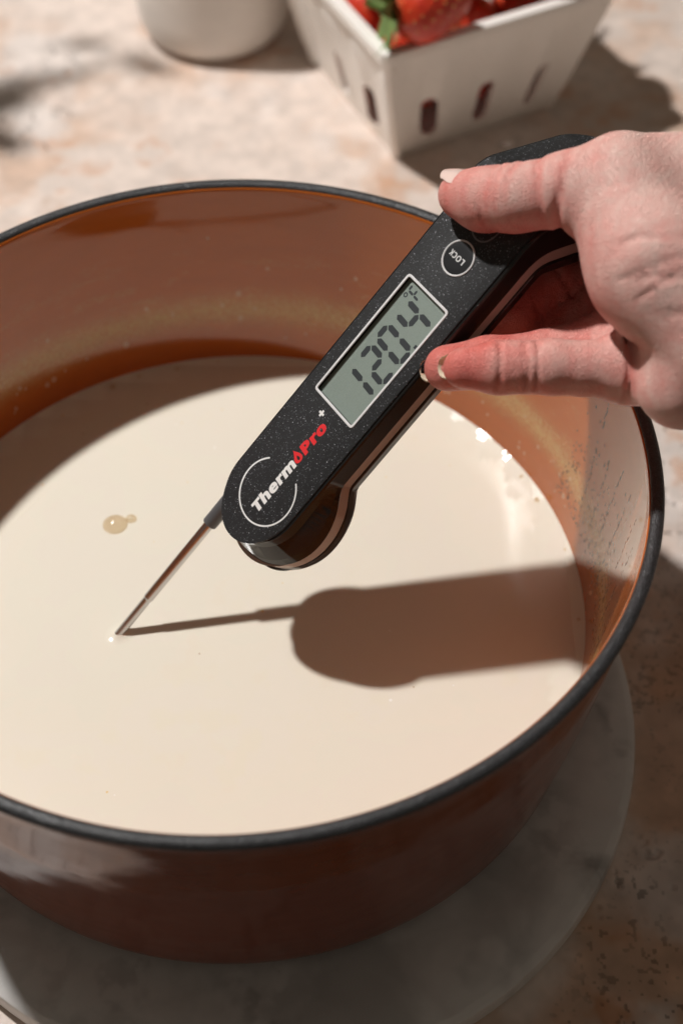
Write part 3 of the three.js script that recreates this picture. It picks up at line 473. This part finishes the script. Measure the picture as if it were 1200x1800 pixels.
// ---------------------------------------------------------------- berry basket with strawberries
const BK = new THREE.Vector3(0.0825, 0, -0.387), BX = new THREE.Vector3(0.883, 0, -0.469).normalize(), BZ = new THREE.Vector3(0.469, 0, 0.883).normalize();
{
  const k = thing('berry_basket', 'white slotted berry basket filled with strawberries', 'basket', [BK.x, 0, BK.z]);
  k.rotation.y = Math.atan2(-BX.z, BX.x);
  const H = 0.078, b0 = 0.0470, b1 = 0.0655, th = 0.0026;
  const white = mat({ rgb: [0.88, 0.845, 0.79], roughness: 0.33 });
  // one wall as a grid with three slot openings; flutes run between the slots
  const slots = [-0.62, -0.01, 0.60];
  function wall() {
    const nu = 72, nv = 36, outP = [], keep = [];
    const half = (v) => lerp(b0, b1, v);
    const P = (u, v, o) => { const hw = half(v), q = (u - 0.5) * 2, fl = 0.0022 * Math.pow(Math.cos(q * Math.PI * 2), 2) * smooth(0.02, 0.2, v) * smooth(0.93, 0.8, v); const off = hw + o + fl; return new THREE.Vector3(q * (hw + o), v * H, off); };
    const open = (u, v) => { const q = (u - 0.5) * 2; for (const c of slots) { const dx = (q - c) * half(v), y = (v - 0.32) * H, r = 0.0046, hl = 0.0140; const dy = Math.max(0, Math.abs(y) - hl + r); if (dx * dx + dy * dy < r * r) return true; } return false; };
    // marching through cells: drop cells inside a slot; snap ring vertices to the slot outline
    const snap = (u, v) => { let q = (u - 0.5) * 2; for (const c of slots) { const hw = half(v), r = 0.0046, hl = 0.0140, dx = (q - c) * hw, y = (v - 0.32) * H, cy = clamp(y, -hl + r, hl - r), ex = dx, ey = y - cy, d = Math.hypot(ex, ey); if (d > r * 0.62 && d < r * 1.38) { const s = r / d; return [((c * hw + ex * s) / hw) / 2 + 0.5, (cy + ey * s) / H + 0.32]; } } return [u, v]; };
    const pos = [], idx = [], S = (nu + 1) * (nv + 1);
    for (const o of [0, -th]) for (let j = 0; j <= nv; j++) for (let i = 0; i <= nu; i++) { const [u, v] = snap(i / nu, j / nv); const p = P(u, v, o); pos.push(p.x, p.y, p.z); }
    const hole = (i, j) => { if (i < 0 || j < 0 || i >= nu || j >= nv) return true; const us = [], vs = []; for (const [a, b] of [[0, 0], [1, 0], [0, 1], [1, 1]]) { const [u, v] = snap((i + a) / nu, (j + b) / nv); us.push(u); vs.push(v); } return open((us[0] + us[1] + us[2] + us[3]) / 4, (vs[0] + vs[1] + vs[2] + vs[3]) / 4); };
    for (let j = 0; j < nv; j++) for (let i = 0; i < nu; i++) if (!hole(i, j)) {
      const a = j * (nu + 1) + i, b = a + 1, c = a + nu + 1, d = c + 1; idx.push(a, b, c, b, d, c, a + S, c + S, b + S, b + S, c + S, d + S);
      for (const [di, dj, e, f] of [[-1, 0, c, a], [1, 0, b, d], [0, -1, a, b], [0, 1, d, c]]) if (hole(i + di, j + dj)) idx.push(f, e, e + S, f, e + S, f + S);
    }
    void outP; void keep;
    const g = new THREE.BufferGeometry(); g.setAttribute('position', new THREE.Float32BufferAttribute(pos, 3)); g.setIndex(idx); return toCreasedNormals(g, 0.6);
  }
  const wg = wall();
  for (let i = 0; i < 4; i++) { const w = part('side_wall', wg, white, k); w.rotation.y = i * Math.PI / 2; }
  // corner posts, floor, rolled rim
  for (const [sx, sz] of [[1, 1], [1, -1], [-1, 1], [-1, -1]]) {
    const a = new THREE.Vector3(sx * (b0 - 0.0012), 0.0008, sz * (b0 - 0.0012)), b = new THREE.Vector3(sx * (b1 - 0.0012), H, sz * (b1 - 0.0012));
    part('corner_post', new THREE.TubeGeometry(new THREE.LineCurve3(a, b), 6, 0.0032, 14), white, k);
  }
  const fl = new THREE.BoxGeometry(2 * b0 - 0.004, 0.0026, 2 * b0 - 0.004); fl.translate(0, 0.0022, 0); part('floor', fl, white, k);
  const rs = new THREE.Shape(), rp = (q, r, hw) => { q.moveTo(-hw + r, -hw); q.lineTo(hw - r, -hw); q.quadraticCurveTo(hw, -hw, hw, -hw + r); q.lineTo(hw, hw - r); q.quadraticCurveTo(hw, hw, hw - r, hw); q.lineTo(-hw + r, hw); q.quadraticCurveTo(-hw, hw, -hw, hw - r); q.lineTo(-hw, -hw + r); q.quadraticCurveTo(-hw, -hw, -hw + r, -hw); return q; };
  rp(rs, 0.005, b1 + 0.0009); rs.holes.push(rp(new THREE.Path(), 0.003, b1 - 0.0034));
  const rg = new THREE.ExtrudeGeometry(rs, { depth: 0.0040, bevelEnabled: true, bevelSize: 0.0011, bevelThickness: 0.0011, bevelSegments: 3, curveSegments: 8 }); rg.rotateX(-Math.PI / 2); rg.translate(0, H - 0.0040, 0);
  part('rim', rg, white, k);

  // strawberries
  const rn = rng(41), sp = fbm(701, 16, 4);
  const berryTex = tex(256, 256, (u, v) => { const s = sp(u, v); const pale = smooth(0.10, 0.0, v) * 0.6; return [lerp(0.56 + 0.16 * s, 0.72, pale), lerp(0.024 + 0.035 * s, 0.36, pale), lerp(0.012, 0.16, pale)]; });
  const berryM = [mat({ map: berryTex, roughness: 0.5, clearcoat: 0.35, clearcoatRoughness: 0.08 }), mat({ map: berryTex, color: 0xffc8a8, roughness: 0.5, clearcoat: 0.35, clearcoatRoughness: 0.08 })];
  const seedM = mat({ rgb: [0.62, 0.40, 0.10], roughness: 0.4 }), leafM = mat({ rgb: [0.15, 0.24, 0.06], roughness: 0.55 }), stemM = mat({ rgb: [0.17, 0.26, 0.06], roughness: 0.6 });
  const prof = (t, L, R) => [R * Math.pow(Math.sin(Math.PI * Math.pow(t, 0.78)), 0.72) * (1 - 0.22 * t), L * (0.5 - t)];
  function berry(label, pos, dir, L, R, mi, spin, lite = false) {
    const b = thing('strawberry', label, 'strawberry', pos.toArray(), 'strawberries in the basket');
    b.quaternion.setFromUnitVectors(new THREE.Vector3(0, -1, 0), dir.clone().normalize()); b.rotateY(spin);
    const pits = []; const np = lite ? 60 : 150, na = lite ? 30 : 56, nb = lite ? 40 : 88; for (let i = 0; i < np; i++) { const t = 0.08 + 0.86 * (i + 0.5) / np, a = i * 2.39996; pits.push([t, a]); }
    const pts = []; for (let i = 0; i <= na; i++) pts.push(prof(i / na, L, R));
    const g = lathe(pts, nb), p = g.attributes.position, n = g.attributes.normal, q = new THREE.Vector3(), c = new THREE.Vector3();
    const centres = pits.map(([t, a]) => { const [r, y] = prof(t, L, R); return new THREE.Vector3(r * Math.cos(a), y, r * Math.sin(a)); });
    const bump = makeNoise(801 + mi, 16);
    for (let i = 0; i < p.count; i++) { q.fromBufferAttribute(p, i); let dd = 1; for (const s of centres) dd = Math.min(dd, s.distanceToSquared(q)); const dent = 0.00035 * Math.exp(-dd / (0.0012 * 0.0012)); const lump = 0.0014 * (bump(q.x * 90 + 8, q.y * 90 + q.z * 60 + 8) - 0.5) * Math.sin(Math.PI * clamp(0.5 - q.y / L)); c.fromBufferAttribute(n, i); q.addScaledVector(c, -dent + lump); p.setXYZ(i, q.x, q.y, q.z); }
    { const s = nb + 1; for (let j = 0; j <= na; j++) { const a = j * s, e = a + nb; p.setXYZ(e, p.getX(a), p.getY(a), p.getZ(a)); } }
    g.computeVertexNormals(); const uv = g.attributes.uv; for (let i = 0; i < uv.count; i++) uv.setY(i, clamp(0.5 - p.getY(i) / L));
    part('flesh', g, berryM[mi], b);
    const seeds = centres.map((s) => { const e = new THREE.SphereGeometry(0.00055, 5, 4); e.scale(0.8, 1.5, 0.8); e.translate(s.x * 0.985, s.y, s.z * 0.985); return e; });
    const sm = part('seeds', mergeGeometries(seeds), seedM, b); sm.userData.kind = 'stuff';
    if (lite) return b;
    const nl = 11; for (let i = 0; i < nl; i++) {
      const a = i / nl * 6.283 + rn() * 0.3, len = 0.0185 + 0.009 * rn(), curl = 0.6 + 1.2 * rn(), w = 0.0045 + 0.0018 * rn(), top = L * 0.5 - 0.001;
      const lf = grid(4, 8, (u, v) => { const x = (u - 0.5) * 2 * w * Math.sin(Math.PI * Math.pow(v * 0.94 + 0.03, 0.75)), rad = 0.0015 + len * v * Math.cos(0.35 * curl * v), y = top + 0.0018 + len * (0.34 * curl * v * v - 0.42 * (1.1 - curl * 0.6) * v * v) - 0.25 * Math.abs(x); return new THREE.Vector3(rad * Math.cos(a) - x * Math.sin(a), y, rad * Math.sin(a) + x * Math.cos(a)); });
      part('sepal', lf, leafM, b);
    }
    part('stalk', new THREE.TubeGeometry(new THREE.CatmullRomCurve3([new THREE.Vector3(0, L * 0.5 - 0.001, 0), new THREE.Vector3(0.001, L * 0.5 + 0.006, 0), new THREE.Vector3(0.004, L * 0.5 + 0.012, 0.001)]), 8, 0.0011, 8), stemM, b);
    return b;
  }
  const loc = (x, y, z) => BK.clone().addScaledVector(BX, x).addScaledVector(BZ, z).add(new THREE.Vector3(0, y, 0));
  const D = (x, y, z) => BX.clone().multiplyScalar(x).addScaledVector(BZ, z).add(new THREE.Vector3(0, y, 0));
  berry('bright red strawberry with leafy green cap lying over the basket corner', loc(-0.0390, 0.0950, 0.0600), D(0.95, -0.08, 0.18), 0.042, 0.0185, 0, 0.4);
  berry('strawberry tucked in beside the tip of the leafy corner berry', loc(0.008, 0.094, 0.042), D(0.75, -0.2, 0.6), 0.036, 0.017, 0, 1.0);
  berry('orange red strawberry leaning on the rim midway along the long wall', loc(0.036, 0.091, 0.050), D(0.45, 0.1, 0.8), 0.034, 0.0155, 1, 2.0);
  berry('small orange red strawberry wedged beside the last rim corner', loc(0.056, 0.089, 0.034), D(0.2, 0.2, 0.9), 0.030, 0.0145, 1, 3.0);
  berry('strawberry behind the leafy cap of the corner berry', loc(-0.040, 0.090, 0.014), D(-0.3, 0.3, 0.8), 0.038, 0.0175, 0, 0.9);
  berry('strawberry in the middle of the heap', loc(0.0, 0.090, -0.008), D(0.5, 0.3, -0.6), 0.038, 0.0175, 0, 1.9);
  berry('strawberry against the wall away from the pot', loc(0.012, 0.086, -0.043), D(0.9, 0.1, 0.2), 0.038, 0.0175, 0, 2.9);
  berry('strawberry in the back corner next to the cup', loc(-0.034, 0.086, -0.036), D(0.3, 0.2, 0.9), 0.038, 0.0175, 0, 2.5);
  berry('strawberry by the short wall away from the cup', loc(0.043, 0.086, 0.0), D(-0.3, 0.3, 0.8), 0.036, 0.017, 0, 0.1);
  const under = 'strawberry under the top layer, seen only through the basket slots';
  for (const [x, y, z, dx, dy, dz] of [[-0.029, 0.028, 0.029, 0.8, -0.3, 0.2], [0.006, 0.027, 0.029, 0.7, 0.5, 0.1], [0.034, 0.030, 0.024, 0.2, 0.9, 0.3], [-0.031, 0.028, -0.006, 0.1, 0.3, 0.9], [-0.024, 0.028, -0.033, 0.9, 0.3, 0.2], [0.004, 0.026, -0.006, 0.9, 0.1, 0.5], [0.032, 0.032, -0.030, 0.3, 0.2, 0.9], [0.006, 0.028, -0.034, 0.8, 0.2, 0.1],
    [-0.034, 0.058, 0.036, 0.7, 0.1, 0.4], [0.000, 0.060, 0.036, 0.8, -0.1, -0.3], [0.036, 0.058, 0.034, 0.4, 0.3, 0.7], [-0.037, 0.058, 0.000, 0.1, 0.2, 0.9], [0.000, 0.060, 0.000, 0.5, 0.5, 0.5], [0.038, 0.060, 0.000, -0.1, 0.2, 0.9], [-0.034, 0.058, -0.036, 0.9, 0.1, 0.2], [0.000, 0.058, -0.037, 0.9, 0.2, 0.1], [0.036, 0.060, -0.034, 0.3, 0.3, 0.9]])
    berry(under, loc(x, y, z), D(dx, dy, dz), 0.038, 0.0175, 0, x * 90 + z * 40, true);
}

// ---------------------------------------------------------------- cup behind the pot
{
  const cup = thing('ceramic_cup', 'plain grey-white ceramic cup standing behind the pot', 'cup', [-0.0385, 0, -0.4420]);
  const out = [[0, 0.003], [0.030, 0.003], [0.0318, 0.0002], [0.034, 0.0002], [0.0366, 0.0016], [0.0398, 0.0052], [0.0420, 0.0105], [0.0431, 0.018], [0.0436, 0.03], [0.0440, 0.06], [0.0442, 0.098], [0.0438, 0.1002], [0.0428, 0.1008], [0.0416, 0.1000], [0.0410, 0.095], [0.0405, 0.02], [0.037, 0.010], [0, 0.008]];
  const n = fbm(901, 32, 4), c = tex(512, 512, (u, v) => { const k = 0.95 + 0.1 * n(u, v); return [0.74 * k, 0.70 * k, 0.65 * k]; });
  const g = lathe(curvePts(out, 120), 96), uv = g.attributes.uv; for (let i = 0; i < uv.count; i++) uv.setY(i, uv.getY(i) * 5);
  part('body', g, mat({ map: c, roughness: 0.3 }), cup);
}

// ---------------------------------------------------------------- sprig in a bottle, beyond the frame on the lamp's side: its shadow crosses the table
{
  const v = thing('leafy_sprig', 'leafy sprig standing in a small clear bottle beside the cup', 'sprig', [-0.285, 0, -0.475]);
  const gl = [[0, 0.0005], [0.02, 0.0005], [0.023, 0.003], [0.024, 0.02], [0.023, 0.05], [0.012, 0.066], [0.011, 0.085], [0.012, 0.087]];
  part('bottle', lathe(gl, 48), mat({ rgb: [0.9, 0.93, 0.9], transmission: 1, thickness: 0, roughness: 0.03, ior: 1.5 }), v);
  const green = mat({ rgb: [0.07, 0.12, 0.04], roughness: 0.6 }), wood = mat({ rgb: [0.12, 0.08, 0.04], roughness: 0.7 });
  const sh = (px, py, h) => { const d = camF.clone().addScaledVector(camR, (px - 600) / F).addScaledVector(camU, (900 - py) / F), p = camPos.clone().addScaledVector(d, -camPos.y / d.y); return p.lerp(LAMP, h / LAMP.y).sub(v.position); };   // the point at height h whose shadow falls there
  const root = new THREE.Vector3(0, 0.01, 0), neck = new THREE.Vector3(0.002, 0.087, 0.001);
  const branch = (pts, r) => { const c = new THREE.CatmullRomCurve3(pts); part('stem', new THREE.TubeGeometry(c, 40, r, 8), wood, v); return c; };
  branch([root, neck, sh(-60, 190, 0.30), sh(130, 135, 0.31), sh(200, 103, 0.30), sh(275, 92, 0.29)], 0.0016);
  branch([root.clone().add(new THREE.Vector3(0.003, 0, 0.003)), neck.clone().add(new THREE.Vector3(0.003, 0, 0.002)), sh(-80, 240, 0.28), sh(10, 250, 0.30)], 0.0014);
  const leaf = (c, dir, len, w) => { const d = dir.clone().normalize(), s = new THREE.Vector3().crossVectors(d, LAMP).normalize(), n = new THREE.Vector3().crossVectors(s, d); const g = grid(6, 12, (a, b) => c.clone().addScaledVector(d, (b - 0.5) * len).addScaledVector(s, (a - 0.5) * 2 * w * Math.sin(Math.PI * clamp(b * 0.96 + 0.02))).addScaledVector(n, -0.12 * len * Math.pow(b - 0.4, 2) * 4 + 0.3 * w * Math.pow((a - 0.5) * 2, 2))); part('leaf', g, green, v); };
  for (const [px, py, h, dx, dz, len, w] of [[12, 168, 0.19, 1, 0.1, 0.03, 0.009], [-10, 178, 0.195, 0.9, 0.5, 0.03, 0.010], [4, 250, 0.17, 1, 0.3, 0.028, 0.008], [-30, 232, 0.175, 0.5, 1, 0.03, 0.010], [125, 135, 0.185, 1, -0.7, 0.02, 0.005], [262, 118, 0.17, 0.8, 0.3, 0.026, 0.006], [150, 78, 0.18, 1, -0.2, 0.03, 0.004], [60, 140, 0.19, 1, 0, 0.03, 0.004]]) leaf(sh(px, py, h + 0.12), new THREE.Vector3(dx, 0, dz), len, w);
}

// ---------------------------------------------------------------- the lamp itself, far outside the frame
{
  const l = thing('studio_lamp', 'studio lamp with a metal reflector on a tall stand beside the table', 'lamp', [-1.12, -0.75, -0.62]);
  const o = l.position, dir = new THREE.Vector3(0, 0.05, 0).sub(LAMP).normalize(), turn = new THREE.Quaternion().setFromUnitVectors(new THREE.Vector3(0, -1, 0), dir);
  const metal = mat({ rgb: [0.03, 0.03, 0.03], roughness: 0.5 });
  const dish = lathe([[0.075, -0.01], [0.073, 0.03], [0.06, 0.065], [0.03, 0.08], [0, 0.082], [0, 0.086], [0.032, 0.084], [0.064, 0.067], [0.077, 0.03], [0.078, -0.01], [0.075, -0.01]], 48, 0.7); dish.applyQuaternion(turn); dish.translate(LAMP.x - o.x, LAMP.y - o.y, LAMP.z - o.z);
  part('reflector', dish, metal, l);
  const face = new THREE.CircleGeometry(0.03, 32); face.rotateX(Math.PI / 2); face.translate(0, 0.05, 0); face.applyQuaternion(turn); face.translate(LAMP.x - o.x, LAMP.y - o.y, LAMP.z - o.z);
  const glow = mat({ rgb: [0.8, 0.8, 0.8], roughness: 0.6 }); glow.emissive.setRGB(1, 0.98, 0.95); glow.emissiveIntensity = 2; part('lamp_face', face, glow, l);
  const back = new THREE.Vector3(LAMP.x - o.x, LAMP.y - o.y, LAMP.z - o.z).addScaledVector(dir, -0.085);
  part('boom', new THREE.TubeGeometry(new THREE.LineCurve3(back, new THREE.Vector3(0, back.y + 0.05, 0)), 4, 0.009, 12), metal, l);
  part('pole', new THREE.TubeGeometry(new THREE.LineCurve3(new THREE.Vector3(0, 0, 0), new THREE.Vector3(0, back.y + 0.07, 0)), 4, 0.012, 12), metal, l);
}

renderer.render(scene, camera);
